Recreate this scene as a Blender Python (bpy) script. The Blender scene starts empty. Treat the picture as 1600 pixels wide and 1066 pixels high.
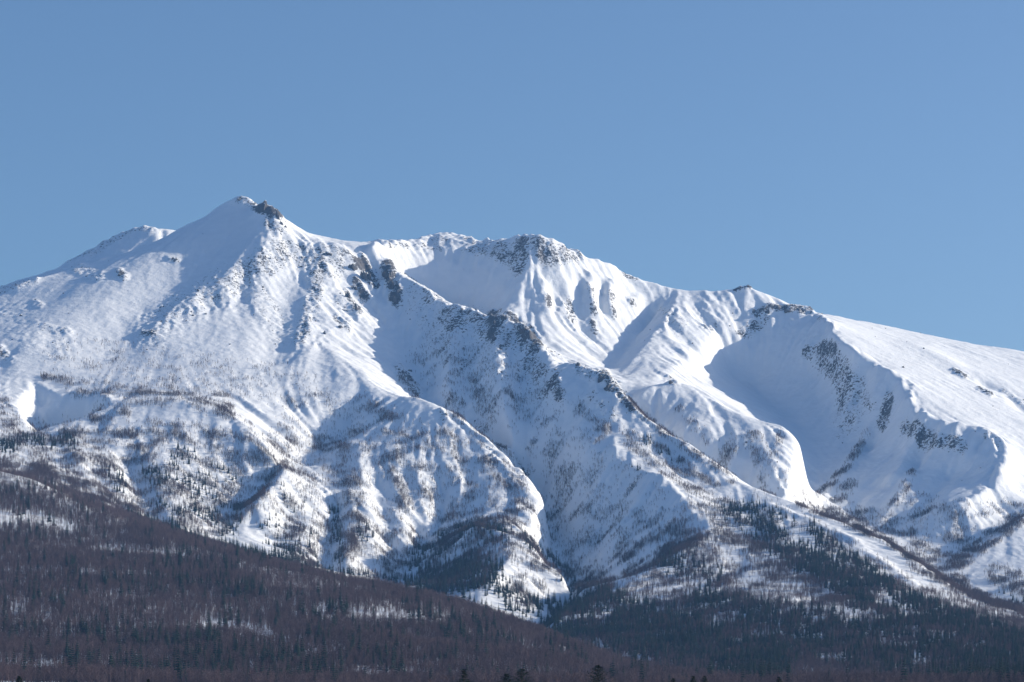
import bpy, bmesh, math, random
import numpy as np
from mathutils import Vector, Matrix

random.seed(7)
RNG = np.random.default_rng(11)
C = bpy.context.scene.collection
SC = bpy.context.scene

# ------------------------------------------------------------------ camera
F = 4444.0          # focal length in photograph pixels (1600 wide) = 100 mm on 36 mm
HOR = 1120.0        # photograph row of the horizon
cam_d = bpy.data.cameras.new('camera')
cam = bpy.data.objects.new('camera', cam_d); C.objects.link(cam)
cam_d.sensor_width = 36.0
cam_d.lens = 36.0 * F / 1600.0
cam.location = (0, 0, 0)
cam.rotation_euler = (math.radians(90), 0, 0)
cam_d.shift_y = (HOR - 533.0) / 1600.0
cam_d.clip_start = 1.0
cam_d.clip_end = 200000.0
SC.camera = cam

# ------------------------------------------------------------------ sky, sun, exposure
SUN_EL = math.radians(19.0)
SUN_AZ = math.radians(14.0)       # angle from +X towards +Y (light comes from the right)
world = bpy.data.worlds.new('World'); SC.world = world; world.use_nodes = True
wn = world.node_tree; wn.nodes.clear()
wo = wn.nodes.new('ShaderNodeOutputWorld'); wb = wn.nodes.new('ShaderNodeBackground')
sky = wn.nodes.new('ShaderNodeTexSky'); sky.sky_type = 'NISHITA'; sky.sun_disc = False
sky.sun_elevation = SUN_EL
sky.sun_rotation = math.pi / 2 - SUN_AZ
sky.altitude = 700.0; sky.air_density = 1.0; sky.dust_density = 3.0; sky.ozone_density = 5.0
wb.inputs['Strength'].default_value = 0.102
wn.links.new(sky.outputs[0], wb.inputs[0]); wn.links.new(wb.outputs[0], wo.inputs[0])
sd = bpy.data.lights.new('sun', 'SUN'); sd.energy = 5.0; sd.angle = math.radians(0.5)
sd.color = (1.0, 0.89, 0.72)
sun = bpy.data.objects.new('sun', sd); C.objects.link(sun)
S = Vector((math.cos(SUN_EL) * math.cos(SUN_AZ), math.cos(SUN_EL) * math.sin(SUN_AZ), math.sin(SUN_EL)))
sun.rotation_euler = S.to_track_quat('Z', 'Y').to_euler()
sun.location = (3000, 2000, 3000)
vs = SC.view_settings
vs.view_transform = 'Standard'; vs.look = 'None'; vs.exposure = 0.36; vs.gamma = 1.0
vs.use_curve_mapping = False
SC.render.engine = 'CYCLES'
SC.cycles.use_denoising = True
SC.cycles.max_bounces = 5; SC.cycles.diffuse_bounces = 1; SC.cycles.glossy_bounces = 1
SC.cycles.volume_bounces = 1; SC.cycles.transmission_bounces = 1; SC.cycles.transparent_max_bounces = 4

# ------------------------------------------------------------------ noise
_perm = RNG.permutation(512)
_perm = np.concatenate([_perm, _perm])
_ga = RNG.random(512) * 2 * math.pi
_gx, _gy = np.cos(_ga), np.sin(_ga)
def perlin(x, y):
    xi = np.floor(x).astype(np.int64); yi = np.floor(y).astype(np.int64)
    xf = x - xi; yf = y - yi
    xi &= 511; yi &= 511
    u = xf * xf * xf * (xf * (xf * 6 - 15) + 10); v = yf * yf * yf * (yf * (yf * 6 - 15) + 10)
    def g(ix, iy, fx, fy):
        h = _perm[(_perm[ix & 511] + iy) & 511]
        return _gx[h] * fx + _gy[h] * fy
    a = g(xi, yi, xf, yf); b = g(xi + 1, yi, xf - 1, yf)
    c = g(xi, yi + 1, xf, yf - 1); d = g(xi + 1, yi + 1, xf - 1, yf - 1)
    return (a + u * (b - a)) + v * ((c + u * (d - c)) - (a + u * (b - a)))
def fbm(x, y, wl, octs, gain=0.5, ridged=False):
    s = 0.0; amp = 1.0; t = 0.0
    for k in range(octs):
        n = perlin(x / wl + 17.3 * k, y / wl + 5.1 * k) * 1.5
        if ridged: n = 1 - 2 * np.abs(n)
        s = s + amp * n; t += amp; amp *= gain; wl *= 0.5
    return s / t
def sstep(a, b, x):
    t = np.clip((x - a) / (b - a), 0, 1); return t * t * (3 - 2 * t)

# ------------------------------------------------------------------ terrain: control lines (column, row, distance) -> metres
def deep(d):
    d = np.asarray(d, float); return np.where(d > 5400, 5400 + 0.72 * (d - 5400), d)   # survey distance -> metres
def P(p):
    d = float(deep(p[2])); return ((p[0] - 800.0) / F * d, d, (HOR - p[1]) / F * d)
CELL = 8.0; X0, X1, Y0, Y1 = -2840.0, 2840.0, 300.0, 8660.0
NX = int((X1 - X0) / CELL) + 1; NY = int((Y1 - Y0) / CELL) + 1

LINES = []          # (points3d, sharpness 0..1)
def line(pts, sharp=0.0, world=False):
    LINES.append(([tuple(p) for p in pts] if world else [P(p) for p in pts], sharp))

# main cone and its skyline
line([(-250, 520, 7300), (-100, 490, 7420), (0, 463, 7520), (26, 449, 7560), (58, 436, 7620), (105, 423, 7720), (158, 407, 7820), (184, 402, 7860), (223, 388, 7920),
      (263, 371, 7970), (286, 356, 7990), (318, 340, 8020), (339, 324, 8040), (350, 315, 8035), (361, 309, 8030), (373, 305, 8030), (382, 305, 8025), (389, 310, 8010),
      (397, 323, 7985), (402, 326, 7950), (408, 321, 7915), (416, 320, 7900), (424, 325, 7890), (434, 329, 7880), (437, 343, 7870), (450, 357, 7860),
      (466, 369, 7845), (486, 379, 7830), (520, 381, 7820), (550, 383, 7830), (579, 384, 7850)], 1.0)
# crater rim and far skyline
line([(579, 384, 7850), (589, 381, 7900), (600, 384, 8000), (610, 378, 8080), (629, 375, 8170), (644, 379, 8240), (663, 374, 8290), (678, 369, 8340), (692, 364, 8370), (713, 368, 8360),
      (741, 375, 8300), (755, 371, 8270), (768, 372, 8240), (794, 376, 8170), (818, 371, 8100), (839, 370, 8050), (866, 377, 8060),
      (889, 390, 8090), (918, 405, 8130), (947, 410, 8170), (963, 415, 8190), (994, 431, 8200), (1023, 443, 8200), (1060, 453, 8200),
      (1094, 452, 8210), (1118, 455, 8210), (1141, 451, 8230), (1170, 446, 8230), (1194, 456, 8230), (1220, 468, 8230), (1246, 484, 8240),
      (1280, 489, 8300), (1364, 505, 8500), (1443, 522, 8520), (1521, 537, 8520), (1600, 549, 8520), (1800, 580, 8500), (1950, 600, 8400)], 0.8)
# ground behind the skyline
line([(-250, 600, 9700), (200, 620, 9700), (600, 640, 9700), (1000, 640, 9700), (1500, 680, 9700), (1950, 720, 9700)])
line([(-200, 520, 8500), (0, 480, 8450), (100, 440, 8480), (200, 415, 8500), (300, 400, 8500), (400, 400, 8550), (500, 430, 8500)])
# far peak behind the left flank
line([(-200, 520, 9000), (-60, 470, 9050), (0, 451, 9080), (53, 430, 9100), (87, 417, 9120), (121, 400, 9150), (158, 379, 9170), (192, 363, 9180), (213, 355, 9180), (228, 351, 9180),
      (250, 356, 9150), (284, 357, 9150), (330, 370, 9150), (420, 430, 9150)], 0.7)
line([(228, 351, 9180), (250, 375, 9000), (262, 400, 8800)], 0.5)
# summit shoulder rib running down from the pinnacle
line([(420, 330, 7890), (425, 355, 7810), (415, 385, 7690), (395, 410, 7590)], 0.3)
# upper crest of the rib S1
line([(530, 384, 7815), (515, 410, 7700), (500, 440, 7570), (492, 470, 7400), (488, 505, 7210), (505, 540, 7010), (530, 558, 6890), (558, 574, 6780), (584, 600, 6630), (610, 613, 6550),
      (629, 619, 6490), (655, 619, 6430), (676, 627, 6380), (702, 641, 6330), (728, 661, 6270), (768, 690, 6180), (794, 713, 6110), (818, 735, 6050), (842, 750, 5980), (850, 768, 5900),
      (837, 789, 5790), (826, 828, 5580), (815, 850, 5460)], 0.55)
# gully G1 behind S1
line([(578, 428, 7780), (588, 455, 7650), (600, 485, 7520), (625, 530, 7330), (645, 575, 7130), (668, 627, 6870), (700, 657, 6710), (745, 702, 6560), (795, 752, 6440), (838, 782, 6330), (858, 808, 6230)])
# main ridge R1
line([(579, 384, 7850), (572, 396, 7850), (563, 407, 7845), (584, 418, 7820), (600, 420, 7800), (607, 418, 7780), (623, 428, 7730), (644, 439, 7650), (663, 449, 7570), (678, 462, 7500), (697, 476, 7430), (715, 474, 7380), (741, 486, 7300),
      (760, 491, 7250), (775, 496, 7210), (789, 492, 7170), (800, 508, 7120), (817, 508, 7070), (829, 524, 7000), (845, 543, 6920), (860, 556, 6860), (879, 566, 6800), (905, 570, 6730),
      (926, 581, 6660), (943, 583, 6610), (958, 600, 6540), (973, 619, 6470), (994, 642, 6390), (1023, 663, 6330), (1063, 684, 6250), (1089, 703, 6180), (1115, 724, 6100), (1141, 749, 6000), (1181, 764, 5920), (1220, 778, 5840),
      (1246, 788, 5780), (1298, 809, 5650), (1338, 825, 5530), (1377, 843, 5420), (1416, 869, 5280), (1456, 893, 5130), (1490, 919, 5000), (1521, 934, 4880), (1561, 948, 4750), (1600, 960, 4620),
      (1700, 985, 4300), (1850, 1020, 3900)], 0.8)
# rib S2, gullies round it
line([(773, 500, 7210), (774, 530, 7040), (777, 565, 6860), (785, 600, 6700), (790, 640, 6530), (803, 685, 6370)], 0.6)
line([(803, 530, 7070), (808, 565, 6930), (813, 600, 6790), (820, 645, 6630), (832, 695, 6460), (848, 755, 6330), (858, 808, 6230)])
line([(738, 530, 7170), (735, 570, 7010), (737, 620, 6800), (747, 680, 6590)])
line([(700, 480, 7420), (708, 510, 7250), (705, 550, 7040), (700, 590, 6850), (707, 625, 6690)], 0.5)
line([(672, 484, 7480), (678, 522, 7320), (676, 562, 7130), (680, 605, 6930)])
# ridge S3 to S4
line([(845, 543, 6920), (863, 574, 6740), (871, 606, 6600), (890, 633, 6490), (915, 648, 6430), (939, 664, 6350), (959, 697, 6210), (984, 729, 6050), (1023, 742, 5930), (1052, 760, 5810), (1078, 790, 5650), (1105, 817, 5500),
      (1102, 836, 5400), (1063, 862, 5210), (1036, 880, 5090), (984, 912, 4880), (931, 938, 4690), (905, 950, 4590), (860, 972, 4420)], 0.7)
# trough between R1 and S4
line([(930, 615, 6500), (970, 655, 6370), (1005, 695, 6240), (1050, 725, 6110), (1100, 765, 5920), (1150, 800, 5740)])
# valley G2
line([(858, 808, 6230), (854, 842, 6090), (860, 884, 5900), (882, 922, 5640), (898, 953, 5320), (880, 978, 4800), (850, 992, 4400), (900, 1020, 3950), (985, 1050, 3550), (1060, 1072, 3150)])
# hollow in the shaded face
line([(905, 700, 6260), (890, 760, 6190), (878, 820, 6060), (872, 870, 5920)])
# spur S5
line([(700, 838, 5440), (725, 824, 5400), (741, 818, 5380), (780, 825, 5360), (817, 838, 5320), (839, 860, 5240), (873, 884, 5140), (897, 905, 5060), (908, 923, 4980), (905, 941, 4890), (880, 955, 4790)], 0.6)
line([(790, 828, 5345), (799, 842, 5270), (791, 873, 5100), (775, 899, 4960), (760, 922, 4850), (745, 948, 4720)], 0.6)
line([(715, 800, 5840), (680, 838, 5660), (652, 880, 5480), (634, 912, 5320), (622, 942, 5080)])
line([(775, 800, 5580), (800, 812, 5520), (830, 835, 5470)])
# bench above the left forest
line([(41, 683, 5930), (68, 674, 5980), (105, 660, 6050), (142, 648, 6110), (176, 626, 6230), (220, 626, 6230), (263, 627, 6210), (292, 625, 6200), (315, 631, 6170), (341, 640, 6140), (368, 653, 6090), (389, 666, 6040), (420, 692, 5920),
      (434, 708, 5850), (442, 726, 5770), (425, 755, 5610), (385, 790, 5430)], 0.4)
line([(160, 600, 6500), (263, 604, 6450), (330, 612, 6420), (390, 628, 6370), (430, 650, 6340), (455, 680, 6210)])
# gully G0
line([(505, 662, 6370), (480, 698, 6190), (458, 718, 6080), (441, 742, 5920), (405, 778, 5690), (370, 806, 5500), (345, 835, 5310), (325, 862, 5120)])
line([(520, 650, 6420), (500, 715, 6120), (485, 760, 5810), (460, 800, 5570), (430, 840, 5310), (415, 872, 5090)], 0.2)
# the pit on the left
line([(48, 586, 6560), (68, 601, 6480), (89, 613, 6420), (110, 611, 6430), (142, 615, 6370), (176, 626, 6230)], 1.0)
line([(41, 683, 5930), (30, 650, 6130), (30, 622, 6300), (48, 586, 6560)], 1.0)
line([(41, 683, 5930), (68, 674, 5980), (105, 660, 6050), (142, 648, 6110), (176, 626, 6230)], 1.0)
_pit = [P((58, 655, 6230)), P((90, 645, 6270)), P((125, 637, 6280))]
line([(a, b, c - 95) for a, b, c in _pit], 0, True)
# foot of the left mountain face
line([(-250, 760, 4950), (-100, 745, 5050), (0, 738, 5080), (60, 760, 5050), (120, 790, 5000), (200, 822, 5000), (290, 850, 5000), (400, 880, 4950), (500, 908, 4900), (625, 948, 4850), (745, 968, 4600), (850, 992, 4400)])
# foothill crest (left foreground)
line([(-250, 666, 4980), (-100, 706, 4950), (0, 738, 4900), (50, 747, 4850), (79, 770, 4770), (113, 783, 4680), (147, 799, 4590), (184, 814, 4490), (223, 828, 4380), (276, 846, 4250), (315, 861, 4170), (368, 874, 4090), (420, 886, 4030), (452, 890, 4000),
      (505, 899, 3950), (557, 912, 3900), (610, 920, 3860), (649, 925, 3830), (684, 932, 3780), (702, 938, 3740), (736, 954, 3650), (789, 975, 3530), (839, 996, 3400), (879, 1009, 3300), (910, 1025, 3220), (958, 1041, 3100), (1010, 1062, 2960), (1047, 1077, 2850), (1110, 1097, 2700)], 0.3)
line([(-250, 1000, 2900), (0, 1010, 2900), (200, 1000, 3000), (400, 990, 3050), (600, 1000, 2950), (760, 1025, 2800), (880, 1048, 2700)])
line([(-250, 900, 3600), (0, 880, 3800), (200, 895, 3700), (400, 920, 3600), (560, 945, 3480), (700, 975, 3330)])
line([(-250, 1069, 2450), (200, 1069, 2450), (600, 1069, 2450), (1000, 1074, 2450), (1300, 1074, 2450), (1900, 1074, 2450)])
line([(-700, 1700, 6), (0, 1700, 6), (700, 1700, 6)], 0, True)
line([(-700, 800, -6), (0, 800, -6), (700, 800, -6)], 0, True)
line([(-700, 300, -6), (0, 300, -6), (700, 300, -6)], 0, True)
# right apron
line([(1100, 1066, 3100), (1300, 1064, 3100), (1600, 1060, 3100), (1850, 1060, 3100)])
line([(930, 965, 4500), (1000, 955, 4550), (1100, 940, 4550), (1200, 940, 4450), (1300, 950, 4300), (1420, 975, 4050), (1550, 1005, 3750), (1750, 1030, 3500)])
line([(1115, 832, 5400), (1150, 840, 5480), (1220, 860, 5230), (1320, 900, 4850), (1450, 950, 4350)], 0.15)
# crater spur and its gullies
line([(845, 372, 8048), (835, 400, 7980), (825, 425, 7920), (812, 443, 7870), (803, 466, 7810), (782, 490, 7720), (772, 505, 7600)], 0.7)
line([(622, 428, 8000), (655, 458, 8000), (700, 490, 7960), (745, 504, 7870), (765, 525, 7680), (790, 532, 7480), (830, 554, 7260), (890, 585, 7080), (955, 597, 6980), (975, 640, 6820), (1010, 676, 6660), (1080, 725, 6490), (1150, 778, 6330),
      (1250, 818, 6150), (1350, 860, 5900), (1450, 912, 5560), (1560, 972, 5130), (1700, 1010, 4700), (1900, 1050, 4300)])
line([(1045, 460, 8180), (1030, 485, 8110), (1010, 508, 8020), (986, 535, 7860), (968, 560, 7650), (957, 582, 7320), (955, 597, 6980)])
line([(1060, 455, 8190), (1056, 475, 8060), (1035, 505, 7850), (1008, 540, 7600), (985, 565, 7380)], 0.4)
line([(1198, 481, 8130), (1175, 492, 8100), (1150, 503, 8040), (1123, 511, 7960), (1095, 538, 7760), (1062, 563, 7460), (1015, 593, 7100)], 0.5)
# sunlit knoll in the middle of the crater valley
line([(985, 616, 6800), (1010, 606, 6840), (1047, 595, 6900), (1078, 595, 6910), (1108, 612, 6850), (1135, 636, 6730), (1175, 650, 6670), (1220, 661, 6620), (1249, 671, 6580), (1250, 700, 6470), (1230, 745, 6280), (1219, 766, 6170)], 0.5)
line([(1100, 615, 6820), (1080, 650, 6660), (1065, 672, 6530)], 0.3)
line([(1175, 650, 6670), (1150, 690, 6490), (1135, 725, 6340)], 0.3)
line([(1115, 655, 6650), (1105, 690, 6480)])
line([(1205, 700, 6450), (1190, 745, 6260)])
# shaded basin floor
line([(1075, 592, 7350), (1105, 590, 7680), (1145, 585, 7900), (1180, 604, 7840), (1210, 630, 7680), (1235, 658, 7480), (1268, 692, 7230), (1276, 730, 7000), (1268, 775, 6720), (1262, 805, 6400), (1250, 818, 6150)])
# right-hand cliff rim
line([(1150, 503, 8040), (1180, 489, 8110), (1198, 481, 8130), (1232, 482, 8150), (1254, 484, 8140), (1267, 488, 8090), (1282, 496, 7980), (1303, 506, 7840), (1300, 515, 7770), (1309, 527, 7680), (1327, 540, 7570), (1338, 556, 7500), (1359, 568, 7460), (1390, 577, 7360), (1406, 590, 7270), (1410, 608, 7180),
      (1424, 632, 7070), (1432, 643, 7010), (1456, 653, 6950), (1471, 661, 6920), (1503, 661, 6900), (1529, 664, 6880), (1558, 678, 6810), (1574, 693, 6740), (1571, 712, 6650), (1558, 749, 6480), (1532, 770, 6380), (1495, 784, 6280)], 0.9)
line([(1262, 585, 7760), (1295, 615, 7560), (1318, 655, 7380), (1335, 690, 7190), (1380, 712, 6980), (1440, 726, 6790), (1500, 740, 6680), (1520, 758, 6560)])
line([(1300, 770, 6700), (1380, 818, 6350), (1450, 855, 6080)])
# plateau and lower right
line([(1600, 660, 7150), (1600, 720, 6800), (1600, 775, 6500), (1560, 792, 6380), (1500, 802, 6240)])
line([(1750, 650, 7600), (1760, 730, 7000), (1780, 800, 6600), (1800, 880, 6000)])
line([(1620, 800, 6250), (1600, 805, 6200), (1545, 846, 6000), (1490, 886, 5780), (1460, 905, 5600)], 0.5)
line([(1600, 818, 6330), (1540, 836, 6180), (1480, 880, 5950)])

def raster():
    val = np.zeros((NY, NX)); cnt = np.zeros((NY, NX))
    for pts, sh in LINES:
        for a, b in zip(pts[:-1], pts[1:]):
            a = np.array(a); b = np.array(b)
            n = max(2, int(np.hypot(*(b - a)[:2]) / (CELL * 0.5)) + 1)
            t = np.linspace(0, 1, n)[:, None]
            q = a + (b - a) * t
            i = np.rint((q[:, 0] - X0) / CELL).astype(int); j = np.rint((q[:, 1] - Y0) / CELL).astype(int)
            ok = (i >= 0) & (i < NX) & (j >= 0) & (j < NY)
            np.add.at(val, (j[ok], i[ok]), q[ok, 2]); np.add.at(cnt, (j[ok], i[ok]), 1)
    m = cnt > 0
    val[m] /= cnt[m]
    return val, m
def solve(val, m, depth=0):
    ny, nx = val.shape
    if min(ny, nx) > 12:
        py, pxx = ny % 2, nx % 2
        v = np.pad(val * m, ((0, py), (0, pxx))); c = np.pad(m.astype(float), ((0, py), (0, pxx)))
        v2 = v[::2, ::2] + v[1::2, ::2] + v[::2, 1::2] + v[1::2, 1::2]
        c2 = c[::2, ::2] + c[1::2, ::2] + c[::2, 1::2] + c[1::2, 1::2]
        zc = solve(np.where(c2 > 0, v2 / np.maximum(c2, 1), 0), c2 > 0, depth + 1)
        z = np.repeat(np.repeat(zc, 2, 0), 2, 1)[:ny, :nx]
        it = 160 if depth == 0 else 260
    else:
        z = np.full(val.shape, val[m].mean()); it = 400
    z = np.where(m, val, z)
    for k in range(it):
        p = np.pad(z, 1, mode='edge')
        z = np.where(m, val, 0.25 * (p[:-2, 1:-1] + p[2:, 1:-1] + p[1:-1, :-2] + p[1:-1, 2:]))
    return z
def blur(z, s):
    r = int(3 * s + 1); k = np.exp(-0.5 * (np.arange(-r, r + 1) / s) ** 2); k /= k.sum()
    p = np.pad(z, ((r, r), (0, 0)), mode='edge'); z = sum(k[i] * p[i:i + z.shape[0]] for i in range(2 * r + 1))
    p = np.pad(z, ((0, 0), (r, r)), mode='edge'); return sum(k[i] * p[:, i:i + z.shape[1]] for i in range(2 * r + 1))
GX = X0 + np.arange(NX) * CELL; GY = Y0 + np.arange(NY) * CELL
def dist_to(pts, pad):
    """distance (m) from every grid cell to a polyline, inf further away than pad"""
    d = np.full((NY, NX), 1e9)
    for a, b in zip(pts[:-1], pts[1:]):
        i0 = max(0, int((min(a[0], b[0]) - pad - X0) / CELL)); i1 = min(NX, int((max(a[0], b[0]) + pad - X0) / CELL) + 2)
        j0 = max(0, int((min(a[1], b[1]) - pad - Y0) / CELL)); j1 = min(NY, int((max(a[1], b[1]) + pad - Y0) / CELL) + 2)
        if i1 <= i0 or j1 <= j0: continue
        gx = GX[None, i0:i1]; gy = GY[j0:j1, None]
        vx, vy = b[0] - a[0], b[1] - a[1]
        t = np.clip(((gx - a[0]) * vx + (gy - a[1]) * vy) / max(vx * vx + vy * vy, 1e-6), 0, 1)
        dd = np.hypot(gx - a[0] - t * vx, gy - a[1] - t * vy)
        d[j0:j1, i0:i1] = np.minimum(d[j0:j1, i0:i1], dd)
    return d
def sample(g, x, y):
    fx = np.clip((np.asarray(x, float) - X0) / CELL, 0, NX - 1.001); fy = np.clip((np.asarray(y, float) - Y0) / CELL, 0, NY - 1.001)
    i = fx.astype(int); j = fy.astype(int); fx = fx - i; fy = fy - j
    return (g[j, i] * (1 - fx) + g[j, i + 1] * fx) * (1 - fy) + (g[j + 1, i] * (1 - fx) + g[j + 1, i + 1] * fx) * fy
def cubic(g, x, y):
    fx = np.clip((x - X0) / CELL, 1, NX - 3.001); fy = np.clip((y - Y0) / CELL, 1, NY - 3.001)
    i = fx.astype(int); j = fy.astype(int); fx = fx - i; fy = fy - j
    def w(t): return (-.5 * t + t * t - .5 * t ** 3, 1 - 2.5 * t * t + 1.5 * t ** 3, .5 * t + 2 * t * t - 1.5 * t ** 3, -.5 * t * t + .5 * t ** 3)
    wx, wy = w(fx), w(fy); s = 0
    for a in range(4):
        s = s + wy[a] * sum(wx[b] * g[j + a - 1, i + b - 1] for b in range(4))
    return s
def hit(px, py, d0=2000, d1=8500, g=None):
    """where the sight line through a photograph position first meets the ground"""
    g = Z if g is None else g
    y = np.arange(d0, d1, 4.0); z = sample(g, (px - 800) / F * y, y)
    k = np.nonzero(z >= (HOR - py) / F * y)[0]
    yy = y[k[0]] if len(k) else d1
    return ((px - 800) / F * yy, yy)

_v, _m = raster()
Z = solve(_v, _m)
sharp = np.zeros((NY, NX))
for pts, sh in LINES:
    if sh > 0: sharp = np.maximum(sharp, sh * np.exp(-(dist_to(pts, 90) / 30.0) ** 2))
_b = blur(Z, 2.4)
Z = _b + (blur(Z, 0.7) - _b) * sharp
# the pit beside the bench: a hollow with steep walls
_pp = [P(p) for p in ((46, 584, 6560), (68, 600, 6480), (89, 612, 6420), (110, 610, 6430), (142, 614, 6370), (178, 625, 6240), (142, 647, 6110), (105, 659, 6050), (68, 673, 5980), (40, 684, 5920), (28, 650, 6130), (28, 622, 6300))]
_in = np.zeros((NY, NX), bool); _qx, _qy = GX[None, :], GY[:, None]
for (ax, ay, _), (bx, by, _2) in zip(_pp, _pp[1:] + _pp[:1]):
    _in ^= ((ay > _qy) != (by > _qy)) & (_qx < (bx - ax) * (_qy - ay) / (by - ay + 1e-9) + ax)
Z = Z - 36 * sstep(4, 62, dist_to(_pp + _pp[:1], 120)) * _in

# ------------------------------------------------------------------ terrain: softer swells, hollows and chutes (photograph positions looked up on the ground)
SOFT = [  # (points, height m, half-width m)
    ([(405, 385), (375, 425), (330, 452), (285, 480), (235, 520)], 9, 45),
    ([(350, 365), (305, 400), (262, 450), (215, 510), (170, 560)], -9, 80),
    ([(470, 398), (452, 445), (438, 500), (425, 560)], -12, 45),
    ([(250, 395), (180, 440), (100, 500), (40, 540)], 12, 110),
    ([(545, 640), (542, 655), (538, 670)], -26, 38),
    ([(512, 655), (498, 690), (478, 715)], -14, 40),
    ([(588, 752), (595, 790), (602, 825), (615, 872)], -16, 22),
    ([(632, 742), (645, 780), (655, 822), (658, 850)], -15, 20),
    ([(688, 745), (690, 778), (678, 812), (662, 845)], -16, 24),
    ([(730, 720), (742, 760), (735, 800)], -10, 22),
    ([(610, 690), (622, 740), (628, 800), (632, 850)], 9, 26),
    ([(660, 690), (668, 740), (672, 790)], 9, 24),
    ([(560, 700), (570, 770), (578, 840), (590, 880)], 10, 30),
    ([(530, 790), (515, 830), (505, 880)], -22, 34),
    ([(545, 780), (540, 830), (540, 885)], 14, 22),
    ([(450, 800), (440, 850)], -12, 28),
    ([(200, 710), (212, 745), (228, 790), (245, 812)], -16, 26),
    ([(145, 735), (170, 770), (200, 800)], -12, 20),
    ([(120, 715), (150, 750), (180, 785)], 10, 24),
    ([(260, 720), (270, 770), (285, 820)], 8, 40),
    ([(95, 640), (72, 655)], 14, 16),
    ([(900, 690), (925, 720), (900, 770)], 16, 30),
    ([(950, 720), (930, 770), (905, 820)], 14, 32),
    ([(1015, 760), (985, 810), (955, 860)], 15, 35),
    ([(985, 750), (955, 800), (925, 855)], -12, 25),
    ([(850, 445), (848, 465), (856, 490)], 10, 14), ([(868, 450), (866, 480)], -10, 14),
    ([(925, 440), (922, 462), (928, 488)], 18, 17), ([(905, 445), (900, 470), (905, 485)], -14, 18),
    ([(958, 452), (950, 470), (955, 488)], 16, 15), ([(940, 450), (938, 480)], -10, 14),
    ([(1000, 462), (985, 480)], 10, 12),
    ([(890, 480), (925, 530), (945, 570)], -8, 40),
    ([(1335, 560), (1325, 610), (1320, 660)], 14, 26), ([(1352, 575), (1345, 620)], -14, 18),
    ([(1372, 580), (1362, 630)], 9, 16), ([(1395, 600), (1380, 650), (1360, 690)], -12, 22),
    ([(1445, 660), (1425, 700), (1395, 750)], 12, 22), ([(1475, 670), (1463, 700)], 9, 12), ([(1498, 668), (1490, 700)], 9, 12),
    ([(1530, 680), (1510, 720)], 9, 18),
    ([(1355, 680), (1310, 750), (1270, 785)], 10, 18), ([(1425, 745), (1390, 800), (1375, 820)], 10, 18),
    ([(1480, 740), (1440, 800)], -10, 26),
    ([(1590, 600), (1500, 580), (1440, 545)], 8, 60), ([(1600, 640), (1570, 612), (1540, 600)], -9, 22),
    ([(1200, 790), (1260, 812), (1330, 845), (1380, 880), (1430, 915)], 5, 14),
]
Zb = Z.copy()
for pts, h, w in SOFT:
    q = [hit(a, b, g=Zb) for a, b in pts]
    Z = Z + h * (.65 if 560 < pts[0][0] < 745 and pts[0][1] > 680 else 1.0) * np.exp(-(dist_to(q, 3 * w) / w) ** 2)

# position of every grid cell in the photograph, used to lay out rock, scrub and forest on the ground
XX, YY = np.meshgrid(GX, GY)
def project(x, y, z): return 800 + F * x / y, HOR - F * z / y
def capsules(px, py, caps):
    """soft union of thick lines: 1 on the line, 0 at its half-width"""
    m = np.zeros(px.shape)
    for pts, w, s in caps:
        if len(pts) == 1: pts = [pts[0], (pts[0][0] + .1, pts[0][1])]
        xs = [p[0] for p in pts]; ys = [p[1] for p in pts]
        sel = (px > min(xs) - w) & (px < max(xs) + w) & (py > min(ys) - w) & (py < max(ys) + w)
        if not sel.any(): continue
        qx, qy = px[sel], py[sel]; d = np.full(qx.shape, 1e9)
        for a, b in zip(pts[:-1], pts[1:]):
            vx, vy = b[0] - a[0], b[1] - a[1]
            t = np.clip(((qx - a[0]) * vx + (qy - a[1]) * vy) / (vx * vx + vy * vy + 1e-9), 0, 1)
            d = np.minimum(d, np.hypot(qx - a[0] - t * vx, qy - a[1] - t * vy))
        m[sel] = np.maximum(m[sel], s * (1 - sstep(0.35, 1.0, d / w)))
    return m
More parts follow.
